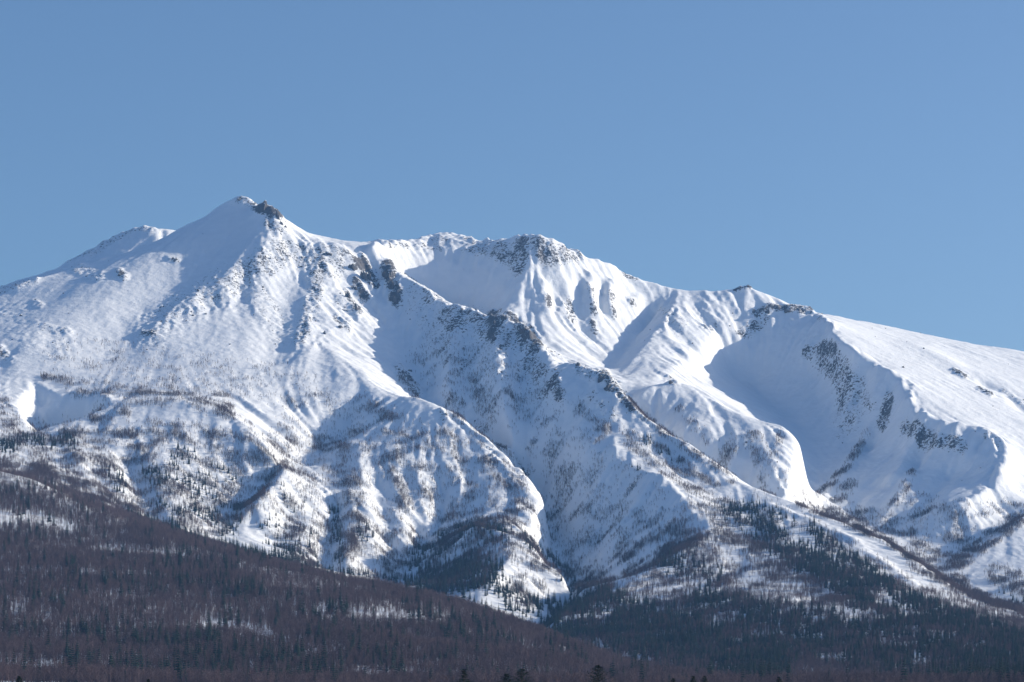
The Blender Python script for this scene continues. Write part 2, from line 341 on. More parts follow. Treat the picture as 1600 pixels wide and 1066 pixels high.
ROCK = [
    ([(372, 312), (395, 322)], 10, .55), ([(400, 325), (436, 338)], 13, .9), ([(420, 350), (440, 362)], 14, .6),
    ([(440, 395), (390, 425), (330, 455), (275, 490), (235, 520)], 40, .5), ([(400, 460), (440, 520)], 34, .4), ([(470, 400), (520, 420)], 30, .55),
    ([(498, 400), (494, 450), (482, 500), (465, 535)], 20, .68), ([(505, 390), (540, 400)], 12, .6),
    ([(560, 408), (575, 425), (580, 440)], 17, 1), ([(605, 420), (612, 440), (618, 470)], 17, 1), ([(590, 450), (575, 440)], 8, .9),
    ([(540, 455), (560, 490)], 11, .85), ([(555, 440), (572, 465)], 9, .8), ([(525, 500), (545, 515)], 9, .7), ([(530, 470), (545, 500)], 12, .5),
    ([(630, 432), (700, 476)], 9, .5), ([(640, 450), (670, 470)], 16, .35),
    ([(705, 500), (760, 510), (790, 540)], 34, .62), ([(690, 520), (850, 600)], 50, .36), ([(640, 470), (700, 520)], 40, .3), ([(770, 495), (772, 530)], 12, 1), ([(785, 495), (822, 510), (840, 540)], 14, .85),
    ([(690, 540), (720, 570)], 30, .45), ([(810, 530), (840, 580), (860, 600)], 26, .6), ([(868, 580), (875, 625)], 12, .7),
    ([(855, 550), (900, 570)], 7, .5), ([(905, 580), (960, 600), (985, 640)], 15, .65), ([(945, 585), (955, 610)], 10, 1), ([(925, 620), (960, 655)], 14, .45),
    ([(620, 575), (650, 612)], 12, .7), ([(745, 660), (760, 670)], 9, .5), ([(690, 655), (720, 665)], 12, .4), ([(815, 735), (822, 745)], 9, .7),
    ([(735, 385), (770, 392), (800, 405)], 24, .62), ([(815, 385), (810, 420)], 22, .64), ([(840, 385), (860, 405), (900, 400)], 24, .5), ([(665, 380), (700, 385)], 16, .5), ([(610, 385), (650, 385)], 9, .45),
    ([(921, 448), (926, 462)], 10, .5), ([(926, 475), (929, 492)], 9, .5), ([(952, 458), (957, 470)], 9, .5), ([(956, 482), (960, 496)], 8, .45), ([(855, 465), (858, 480)], 10, .6), ([(885, 470), (895, 500)], 12, .6), ([(965, 415), (995, 431)], 8, .6), ([(985, 465), (990, 475)], 8, .6),
    ([(925, 505), (930, 520)], 8, .7), ([(1040, 490), (1060, 510)], 22, .45), ([(1100, 515), (1115, 508)], 9, .6),
    ([(1150, 452), (1172, 448)], 7, .9), ([(1180, 492), (1205, 484), (1265, 488)], 9, .95), ([(1160, 520), (1195, 500)], 14, .6), ([(1280, 497), (1300, 508)], 8, .6),
    ([(1262, 555), (1300, 540)], 15, .6), ([(1290, 560), (1320, 590), (1330, 640), (1318, 672)], 34, .42), ([(1345, 600), (1360, 640)], 14, .42), ([(1390, 620), (1378, 665)], 13, .6),
    ([(1420, 670), (1460, 690), (1500, 700)], 22, .62), ([(1540, 680), (1560, 690)], 12, .4), ([(1190, 605), (1060, 595)], 1, 0), ([(1045, 594), (1055, 600)], 9, .7),
    ([(110, 405), (160, 382), (205, 362)], 13, .6), ([(215, 358), (235, 365)], 14, .4), ([(0, 456), (55, 438)], 9, .65), ([(120, 420), (155, 432)], 13, .55), ([(185, 425), (195, 433)], 9, .8), ([(265, 404), (275, 407)], 7, .8),
    ([(55, 475), (62, 477)], 9, .6), ([(70, 512), (105, 520)], 10, .5), ([(0, 545), (15, 560)], 10, .7), ([(0, 490), (80, 540)], 45, .25), ([(225, 520), (240, 522)], 8, .95),
    ([(1490, 578), (1508, 588)], 5, .9), ([(1530, 608), (1550, 618)], 5, .9), ([(1568, 612), (1595, 630)], 7, .6), ([(690, 645), (695, 658)], 7, .8), ([(1290, 830), (1300, 850)], 2, 0),
]
PX, PY = project(XX, YY, Z)
rock = capsules(PX, PY, ROCK) * (YY > 5000)
# ribs and chutes: noise drawn out along the fall line
gy, gx = np.gradient(blur(Z, 2.5), CELL)
gl = np.hypot(gx, gy) + 1e-6
def streak(wl, n, seed):
    src = perlin(XX / wl + seed, YY / wl - seed) * 1.6
    acc = src.copy()
    for sgn in (1, -1):
        px_, py_ = XX.copy(), YY.copy()
        for k in range(n):
            dx = sample(gx / gl, px_, py_); dy = sample(gy / gl, px_, py_)
            px_ += sgn * dx * CELL * 1.2; py_ += sgn * dy * CELL * 1.2
            acc += sample(src, px_, py_)
    return acc / (2 * n + 1) * math.sqrt(n)
slope = gl
steep = sstep(0.30, 0.75, slope) * (YY > 4700)
rug = np.clip(0.30 + 1.1 * blur(rock, 3.0) + 0.75 * steep, 0, 1.3) * sstep(4300, 5200, YY + 600 * (XX > 100))
SMOOTH = [([(20, 500), (150, 460), (280, 430), (360, 360)], 75, .8), ([(60, 560), (250, 540), (400, 540), (440, 470)], 70, .7), ([(430, 590), (540, 620)], 45, .5), ([(220, 640), (330, 650)], 26, .6), ([(1330, 520), (1420, 560), (1600, 600)], 40, .75), ([(1460, 620), (1600, 660)], 40, .75), ([(1590, 700), (1600, 760)], 30, .6),
          ([(1150, 580), (1230, 600), (1270, 690)], 46, .6), ([(640, 420), (740, 450)], 34, .6), ([(1040, 600), (1120, 620), (1200, 655)], 20, .5)]
rug = rug * (1 - capsules(PX, PY, SMOOTH))
s1 = streak(70.0, 14, 3.7); s2 = streak(28.0, 9, 12.7); s3 = streak(17.0, 6, 5.3)
Z = Z + rug * (5.0 * s1 + 4.5 * (.45 - 1.3 * np.abs(s1)) + 6.0 * (.4 - 1.3 * np.abs(s2)) + 2.6 * (.4 - 1.3 * np.abs(s3)))
JAG = [([(589, 384), (645, 380), (692, 368), (740, 378), (800, 378), (840, 374), (895, 395), (930, 408)], 16, 1.), ([(735, 385), (800, 400), (860, 392), (900, 402)], 26, .8), ([(408, 328), (436, 340)], 12, .6), ([(210, 357), (240, 357)], 12, .5),
       ([(1180, 490), (1265, 488)], 10, .6), ([(555, 408), (610, 425), (620, 460)], 18, .8), ([(770, 498), (825, 520)], 12, .8), ([(935, 585), (960, 610)], 12, .8), ([(1262, 550), (1320, 600), (1330, 660)], 26, .7), ([(1420, 665), (1540, 685)], 20, .6)]
jag = capsules(PX, PY, JAG) * (YY > 5200)
Z += jag * (6.0 * fbm(XX + 31, YY, 34, 3, .6, True) + 7.0 * s2)
rib = np.clip(s2 * .8 + s3 * .6, -1.5, 1.5)
Z += (1 - np.clip(rug * 2, 0, 1)) * 3.0 * fbm(XX, YY, 260, 3)
Z += sstep(5200, 4600, YY) * 5.0 * fbm(XX, YY, 420, 3)
Z += np.clip(.3 + rug, 0, 1) * 3.5 * fbm(XX + 77, YY, 95, 3, .55) * (YY > 5000)
Z += rock * 5.0 * fbm(XX, YY, 40, 3, 0.6, True)

# ------------------------------------------------------------------ terrain meshes (one surface, cut into landforms)
yr = np.concatenate([np.arange(300, 1700, 60), np.arange(1700, 4400, 14), np.arange(4400, 7720, 5.8), np.arange(7720, 8600, 22)])
uc = np.concatenate([np.linspace(-0.33, -0.222, 50)[:-1], np.linspace(-0.222, 0.222, 920), np.linspace(0.222, 0.33, 50)[1:]])
NR, NC = len(yr), len(uc)
Yv = np.repeat(yr[:, None], NC, 1); Xv = Yv * uc[None, :]
Zv = cubic(Z, Xv, Yv)
rv = np.clip(sample(rock, Xv, Yv), 0, 1); ribv = sample(rib, Xv, Yv); gv = sample(rug, Xv, Yv); sv = sample(slope, Xv, Yv)
Zv = Zv + (0.25 + 1.3 * np.clip(gv, 0, 1)) * 1.7 * fbm(Xv, Yv, 40, 4, 0.6)
Zv = Zv + rv * 5.5 * fbm(Xv + 300, Yv, 22, 3, 0.65, True)
edge = sstep(0.33, 0.28, np.abs(Xv / Yv)) * sstep(8590, 8250, Yv)
Zv = -12 + (Zv + 12) * edge
def ground_z(x, y):
    """height of the terrain mesh itself"""
    x = np.asarray(x, float); y = np.asarray(y, float)
    jr = np.clip(np.searchsorted(yr, y) - 1, 0, NR - 2); ty = (y - yr[jr]) / (yr[jr + 1] - yr[jr])
    ic = np.clip(np.searchsorted(uc, x / y) - 1, 0, NC - 2); tx = np.clip((x / y - uc[ic]) / (uc[ic + 1] - uc[ic]), 0, 1)
    return (Zv[jr, ic] * (1 - tx) + Zv[jr, ic + 1] * tx) * (1 - ty) + (Zv[jr + 1, ic] * (1 - tx) + Zv[jr + 1, ic + 1] * tx) * ty

def nodes(mat):
    mat.use_nodes = True; nt = mat.node_tree; nt.nodes.clear()
    o = nt.nodes.new('ShaderNodeOutputMaterial'); b = nt.nodes.new('ShaderNodeBsdfPrincipled')
    nt.links.new(b.outputs[0], o.inputs[0]); return nt, b
def new(nt, t, **kw):
    n = nt.nodes.new(t)
    for k, v in kw.items(): setattr(n, k, v)
    return n
def mth(nt, op, a, b=None, clamp=False):
    n = new(nt, 'ShaderNodeMath', operation=op, use_clamp=clamp)
    for k, v in enumerate((a, b)):
        if v is None: continue
        if isinstance(v, (int, float)): n.inputs[k].default_value = v
        else: nt.links.new(v, n.inputs[k])
    return n.outputs[0]
def noise_tex(nt, co, scale, detail=3.0, rough=0.55):
    n = new(nt, 'ShaderNodeTexNoise'); n.inputs['Scale'].default_value = scale; n.inputs['Detail'].default_value = detail; n.inputs['Roughness'].default_value = rough
    nt.links.new(co, n.inputs['Vector']); return n.outputs['Fac']
def ramp(nt, fac, stops):
    r = new(nt, 'ShaderNodeValToRGB'); nt.links.new(fac, r.inputs[0]); e = r.color_ramp.elements
    while len(e) < len(stops): e.new(0.5)
    for k, (p, c) in enumerate(stops): e[k].position = p; e[k].color = (*c, 1)
    return r.outputs[0]
def mixc(nt, f, a, b):
    m = new(nt, 'ShaderNodeMix', data_type='RGBA')
    nt.links.new(f, m.inputs[0])
    for v, k in ((a, 6), (b, 7)):
        if isinstance(v, tuple): m.inputs[k].default_value = (*v, 1)
        else: nt.links.new(v, m.inputs[k])
    return m.outputs[2]

def snow_rock_material(name, attr=True):
    mat = bpy.data.materials.new(name); nt, b = nodes(mat)
    co = new(nt, 'ShaderNodeNewGeometry').outputs['Position'] if attr else new(nt, 'ShaderNodeTexCoord').outputs['Object']
    geo = new(nt, 'ShaderNodeNewGeometry')
    sep = new(nt, 'ShaderNodeSeparateXYZ'); nt.links.new(geo.outputs['Normal'], sep.inputs[0])
    n1 = noise_tex(nt, co, 0.16, 6, 0.72); n2 = noise_tex(nt, co, 0.035, 3, 0.5)
    if attr:
        at = new(nt, 'ShaderNodeAttribute', attribute_name='rock').outputs['Fac']
        # bare rock where the ground is rocky and steep or wind-scoured
        a = mth(nt, 'MULTIPLY', at, 0.62)
        st = mth(nt, 'MULTIPLY', mth(nt, 'SUBTRACT', 0.93, sep.outputs['Z'], True), 1.1)
        st = mth(nt, 'MULTIPLY', st, mth(nt, 'ADD', mth(nt, 'MULTIPLY', at, 1.6), 0.12))
        t = mth(nt, 'ADD', a, st)
        rb = new(nt, 'ShaderNodeAttribute', attribute_name='rib').outputs['Fac']
        t = mth(nt, 'ADD', t, mth(nt, 'MULTIPLY', mth(nt, 'MULTIPLY', rb, at), 0.55))
        t = mth(nt, 'ADD', t, mth(nt, 'MULTIPLY', mth(nt, 'SUBTRACT', n1, 0.5), 3.0))
        t = mth(nt, 'ADD', t, mth(nt, 'MULTIPLY', mth(nt, 'SUBTRACT', n2, 0.5), 0.7))
        f = mth(nt, 'MULTIPLY', mth(nt, 'SUBTRACT', t, 0.60), 5.0, True)
    else:
        t = mth(nt, 'ADD', mth(nt, 'SUBTRACT', 0.78, sep.outputs['Z']), mth(nt, 'MULTIPLY', mth(nt, 'SUBTRACT', n1, 0.5), 1.6))
        f = mth(nt, 'MULTIPLY', t, 5.0, True)
    rockc = ramp(nt, noise_tex(nt, co, 0.3, 4, 0.6), [(0.3, (0.048, 0.050, 0.058)), (0.7, (0.14, 0.135, 0.14))])
    snowc = ramp(nt, n2, [(0.3, (0.79, 0.82, 0.86)), (0.7, (0.85, 0.87, 0.90))])
    nt.links.new(mixc(nt, f, snowc, rockc), b.inputs['Base Color'])
    b.inputs['Roughness'].default_value = 0.75
    b.inputs['Specular IOR Level'].default_value = 0.15
    bp = new(nt, 'ShaderNodeBump'); bp.inputs['Strength'].default_value = 0.8; bp.inputs['Distance'].default_value = 2.8
    h = mth(nt, 'ADD', mth(nt, 'MULTIPLY', noise_tex(nt, co, 0.06, 6, 0.6), 1.0), mth(nt, 'MULTIPLY', f, 0.35))
    nt.links.new(h, bp.inputs['Height']); nt.links.new(bp.outputs[0], b.inputs['Normal'])
    return mat
M_SNOW = snow_rock_material('snow_and_rock')

def grid_normals():
    dzu = np.gradient(Zv, axis=1); dxu = np.gradient(Xv, axis=1)
    dzr = np.gradient(Zv, axis=0); dxr = np.gradient(Xv, axis=0); dyr = np.gradient(Yv, axis=0)
    n = np.stack([-dzu * dyr, -(dxu * dzr - dzu * dxr), dxu * dyr], -1)
    return n / np.linalg.norm(n, axis=-1, keepdims=True)
NV = grid_normals()
pcol = 800 + F * uc
bound = np.interp(pcol, [-400, 285, 300, 579, 580, 700, 780, 900, 958, 1010, 1150, 1350, 1560, 1750, 1900], [8480, 8490, 9900, 9900, 7900, 7700, 7400, 7060, 6970, 6590, 6180, 5750, 5080, 4600, 4300])
bound = deep(bound)
hill = np.interp(pcol, [-400, 0, 120, 290, 500, 745, 850, 985, 1060, 1200, 1900], [5000, 5060, 4990, 4980, 4890, 4640, 4380, 3550, 3150, 2300, 2000])
fc = 0.5 * (Yv[:-1, :-1] + Yv[1:, :-1])
lab = np.zeros(fc.shape, int)
lab[fc > bound[None, :-1]] = 1
lab[(fc > bound[None, :-1]) & (pcol[None, :-1] < 292)] = 2
lab[fc < hill[None, :-1]] = 3
V = np.stack([Xv, Yv, Zv], -1).reshape(-1, 3); N = NV.reshape(-1, 3)
jj, ii = np.meshgrid(np.arange(NR - 1), np.arange(NC - 1), indexing='ij')
Q = np.stack([jj * NC + ii, jj * NC + ii + 1, (jj + 1) * NC + ii + 1, (jj + 1) * NC + ii], -1)
def terrain_part(name, k, label, cat):
    q = Q[lab == k].reshape(-1, 4)
    used = np.unique(q); rm = np.zeros(len(V), int); rm[used] = np.arange(len(used)); q = rm[q]
    me = bpy.data.meshes.new(name)
    me.vertices.add(len(used)); me.vertices.foreach_set('co', V[used].astype(np.float32).ravel())
    me.loops.add(q.size); me.loops.foreach_set('vertex_index', q.astype(np.int32).ravel())
    me.polygons.add(len(q)); me.polygons.foreach_set('loop_start', (np.arange(len(q)) * 4).astype(np.int32))
    me.update(calc_edges=True)
    me.shade_smooth()
    for an, dat in (('rock', rv), ('rib', ribv)):
        at = me.attributes.new(an, 'FLOAT', 'POINT'); at.data.foreach_set('value', dat.reshape(-1)[used].astype(np.float32))
    me.normals_split_custom_set_from_vertices(N[used].astype(np.float32))
    me.materials.append(M_SNOW)
    o = bpy.data.objects.new(name, me); C.objects.link(o)
    o['kind'] = 'structure'; o['label'] = label; o['category'] = cat
    return o
terrain_part('mountain', 0, 'snow covered volcano massif with rocky ridges and wooded lower spurs', 'mountain')
terrain_part('crater_wall', 1, 'snowy crater wall and high plateau behind the front ridge', 'mountain')
terrain_part('distant_peak', 2, 'shaded snowy peak behind the left flank of the main summit', 'mountain')
terrain_part('foothill', 3, 'low dark wooded foothill in the left foreground', 'hill')
me = bpy.data.meshes.new('snow_plain')
me.from_pydata([(-30000, -30000, -14), (30000, -30000, -14), (30000, 30000, -14), (-30000, 30000, -14)], [], [(0, 1, 2, 3)])
me.materials.append(M_SNOW)
o = bpy.data.objects.new('snow_plain', me); C.objects.link(o)
o['kind'] = 'structure'; o['label'] = 'flat snow covered plain round the mountain'; o['category'] = 'ground'

# ------------------------------------------------------------------ haze
hm = bpy.data.materials.new('haze'); hm.use_nodes = True; nt = hm.node_tree; nt.nodes.clear()
ho = new(nt, 'ShaderNodeOutputMaterial'); hv = new(nt, 'ShaderNodeVolumePrincipled')
hv.inputs['Color'].default_value = (0.24, 0.53, 1.0, 1); hv.inputs['Density'].default_value = 1.9e-5; hv.inputs['Anisotropy'].default_value = 0.0
nt.links.new(hv.outputs[0], ho.inputs['Volume'])
me = bpy.data.meshes.new('haze'); bm = bmesh.new(); bmesh.ops.create_cube(bm, size=1.0)
for v in bm.verts: v.co = (v.co.x * 60400, v.co.y * 60400, -15.0 + (v.co.z + .5) * 1665)
bm.to_mesh(me); bm.free(); me.materials.append(hm)
hz = bpy.data.objects.new('haze', me); C.objects.link(hz)
hz['kind'] = 'stuff'; hz['label'] = 'thin blue winter haze in the air before the mountain'; hz['category'] = 'haze'

# ------------------------------------------------------------------ plant and rock materials
def plain_material(name, c0, c1, scale, rough=0.85):
    mat = bpy.data.materials.new(name); nt, b = nodes(mat)
    inf = new(nt, 'ShaderNodeObjectInfo'); tc = new(nt, 'ShaderNodeTexCoord')
    n = noise_tex(nt, tc.outputs['Object'], scale, 2, 0.5)
    f = mth(nt, 'ADD', mth(nt, 'MULTIPLY', n, 0.6), mth(nt, 'MULTIPLY', inf.outputs['Random'], 0.5))
    nt.links.new(ramp(nt, f, [(0.25, c0), (0.85, c1)]), b.inputs['Base Color'])
    b.inputs['Roughness'].default_value = rough; b.inputs['Specular IOR Level'].default_value = 0.1
    return mat
M_TWIG = plain_material('bare_twigs', (0.055, 0.037, 0.045), (0.165, 0.115, 0.115), 0.6)
M_NEEDLE = plain_material('conifer_needles', (0.010, 0.020, 0.018), (0.024, 0.040, 0.030), 0.8)
M_BARK = plain_material('conifer_bark', (0.05, 0.035, 0.028), (0.09, 0.07, 0.055), 2.0)
M_ROCK = snow_rock_material('crag_rock', False)

class MB:
    """collects vertices and faces for one mesh"""
    def __init__(s): s.v = []; s.f = []; s.m = []
    def spike(s, a, b, r0, r1=0.0, n=3, mat=0):
        a = Vector(a); b = Vector(b); d = (b - a).normalized()
        u = d.cross(Vector((0.3, 0.2, 0.93))).normalized(); w = d.cross(u); k = len(s.v)
        for i in range(n):
            t = 2 * math.pi * i / n; s.v.append(a + (u * math.cos(t) + w * math.sin(t)) * r0)
        if r1 > 0:
            for i in range(n):
                t = 2 * math.pi * i / n; s.v.append(b + (u * math.cos(t) + w * math.sin(t)) * r1)
            for i in range(n): s.f.append((k + i, k + (i + 1) % n, k + n + (i + 1) % n, k + n + i)); s.m.append(mat)
        else:
            s.v.append(b)
            for i in range(n): s.f.append((k + i, k + (i + 1) % n, k + n)); s.m.append(mat)
    def frond(s, a, b, half, droop, mat=0):
        """a ridged, drooping spray of needles: four faces with thickness across the ridge"""
        a = Vector(a); b = Vector(b); d = b - a; side = d.cross(Vector((0, 0, 1))).normalized() * half
        m = a + d * 0.55; k = len(s.v)
        s.v += [a, m + side - Vector((0, 0, droop)), b - Vector((0, 0, droop * .6)), m - side - Vector((0, 0, droop)), m + Vector((0, 0, droop * .5))]
        s.f += [(k, k + 1, k + 4), (k + 1, k + 2, k + 4), (k + 2, k + 3, k + 4), (k + 3, k, k + 4)]; s.m += [mat] * 4
    def mesh(s, name, mats):
        me = bpy.data.meshes.new(name); me.from_pydata([tuple(v) for v in s.v], [], s.f)
        for m in mats: me.materials.append(m)
        me.polygons.foreach_set('material_index', s.m); me.update(); return me

def bare_tree_mesh(seed, H=10.0, spread=0.36, nb=15, nt_=6, thick=1.45):
    r = random.Random(seed); m = MB()
    lean = Vector((r.uniform(-.5, .5), r.uniform(-.5, .5), 0))
    def tp(t): return Vector((0, 0, H * t)) + lean * t * t
    m.spike(tp(-.04), tp(.55), .17 * thick, .09 * thick, 4); m.spike(tp(.55), tp(1), .09 * thick, 0, 3)
    for i in range(nb):
        t = .28 + .66 * (i + r.random()) / nb; a = i * 2.4 + r.uniform(-.5, .5)
        L = H * spread * (1.15 - .75 * t) * r.uniform(.75, 1.2); up = r.uniform(.55, 1.15)
        d = Vector((math.cos(a), math.sin(a), up)).normalized(); p0 = tp(t); p1 = p0 + d * L
        m.spike(p0, p1, .065 * thick, 0.0)
        for k in range(nt_):
            q = p0 + d * L * r.uniform(.3, .95)
            e = (d + Vector((r.uniform(-.9, .9), r.uniform(-.9, .9), r.uniform(-.1, .9)))).normalized()
            m.spike(q, q + e * L * r.uniform(.3, .55), .042 * thick, 0.0)
    return m
def conifer_mesh(seed, H=15.0, R=2.3, levels=13, per=7, bare=.08):
    r = random.Random(seed); m = MB()
    m.spike((0, 0, -.6), (0, 0, H * .97), .22, .03, 5, 1)
    for i in range(levels):
        t = i / (levels - 1); z = H * (bare + (0.985 - bare) * t)
        rad = R * (1 - t) ** .8 * r.uniform(.78, 1.12) + .18
        for k in range(per if t < .8 else max(4, per - 2)):
            a = 2 * math.pi * (k + r.uniform(-.3, .3)) / per + i * .9
            L = rad * r.uniform(.75, 1.15)
            m.frond((0, 0, z + .25), (math.cos(a) * L, math.sin(a) * L, z - .28 * L), L * .42, .16 * L + .05)
    m.spike((0, 0, H * .9), (0, 0, H * 1.02), .12, 0, 3)
    return m
BARE = [bare_tree_mesh(k, H=h, spread=sp, nb=n).mesh('bare_tree', [M_TWIG]) for k, (h, sp, n) in enumerate([(10, .36, 15), (9, .42, 14), (11, .30, 16), (7, .48, 12)])]
CONI = [conifer_mesh(20 + k, H=h, R=rr, levels=n).mesh('conifer', [M_NEEDLE, M_BARK]) for k, (h, rr, n) in enumerate([(15, 2.8, 13), (13, 2.5, 12), (17, 2.9, 15)])]
def rock_mesh(seed, sub=3, name='rock', blocks=1):
    """angular rock: one block cut by random planes, or a crag piled from several of them"""
    r = random.Random(seed); bm = bmesh.new()
    from mathutils import noise as mn
    for q in range(blocks):
        g = bmesh.ops.create_icosphere(bm, subdivisions=sub, radius=1.0)['verts']
        pl = []
        for k in range(11):
            n = Vector((r.gauss(0, 1), r.gauss(0, 1), r.gauss(0, .8))).normalized(); pl.append((n, r.uniform(.5, .95)))
        off = Vector((r.uniform(-50, 50), r.uniform(-50, 50), r.uniform(-50, 50)))
        if blocks == 1: sc, mv = Vector((1, 1, 1)), Vector((0, 0, 0))
        else:
            a = r.uniform(0, 6.28); w = r.uniform(.32, .62); h = r.uniform(.45, 1.0) if q else 1.0
            sc = Vector((w, w * r.uniform(.8, 1.2), h)); mv = Vector((math.cos(a) * (1 - w), math.sin(a) * (1 - w), -.25 * (1 - h))) * (1.0 if q else .25)
        for v in g:
            p = v.co.normalized(); rad = min([1.15] + [d / max(n.dot(p), .05) for n, d in pl])
            rad *= 1 + .16 * mn.noise(p * 3.1 + off)
            v.co = Vector((p.x * rad * sc.x, p.y * rad * sc.y, p.z * rad * sc.z)) + mv
    me = bpy.data.meshes.new(name); bm.to_mesh(me); bm.free(); me.materials.append(M_ROCK); return me
ROCKS = [rock_mesh(60 + k, 2, 'boulder') for k in range(3)]

def scatter(name, protos, P3, scl, rot, idx, label, cat):
    """one object of uncountable small things: points that carry copies of a few shapes"""
    me = bpy.data.meshes.new(name); me.from_pydata([], [], []); me.vertices.add(len(P3)); me.vertices.foreach_set('co', np.asarray(P3, np.float32).ravel())
    for an, tp, dat in (('scl', 'FLOAT', scl), ('rot', 'FLOAT', rot), ('pick', 'INT', idx)):
        a = me.attributes.new(an, tp, 'POINT'); a.data.foreach_set('value', np.asarray(dat, np.float32 if tp == 'FLOAT' else np.int32))
    o = bpy.data.objects.new(name, me); C.objects.link(o)
    ng = bpy.data.node_groups.new(name + '_scatter', 'GeometryNodeTree')
    ng.interface.new_socket('Geometry', in_out='INPUT', socket_type='NodeSocketGeometry'); ng.interface.new_socket('Geometry', in_out='OUTPUT', socket_type='NodeSocketGeometry')
    gi = ng.nodes.new('NodeGroupInput'); go = ng.nodes.new('NodeGroupOutput')
    jn = ng.nodes.new('GeometryNodeJoinGeometry'); ip = ng.nodes.new('GeometryNodeInstanceOnPoints')
    for me_ in reversed(protos):
        po = bpy.data.objects.new(me_.name + '_shape', me_)
        oi = ng.nodes.new('GeometryNodeObjectInfo'); oi.inputs['Object'].default_value = po; oi.inputs['As Instance'].default_value = True
        ng.links.new(oi.outputs['Geometry'], jn.inputs[0])
    def attr(an, tp):
        n = ng.nodes.new('GeometryNodeInputNamedAttribute'); n.data_type = tp; n.inputs['Name'].default_value = an; return n.outputs[0]
    cx = ng.nodes.new('ShaderNodeCombineXYZ'); ng.links.new(attr('rot', 'FLOAT'), cx.inputs['Z'])
    ng.links.new(gi.outputs[0], ip.inputs['Points']); ng.links.new(jn.outputs[0], ip.inputs['Instance'])
    ip.inputs['Pick Instance'].default_value = True
    ng.links.new(attr('pick', 'INT'), ip.inputs['Instance Index']); ng.links.new(cx.outputs[0], ip.inputs['Rotation']); ng.links.new(attr('scl', 'FLOAT'), ip.inputs['Scale'])
    ng.links.new(ip.outputs[0], go.inputs[0])
    md = o.modifiers.new('scatter', 'NODES'); md.node_group = ng
    o['kind'] = 'stuff'; o['label'] = label; o['category'] = cat
    return o

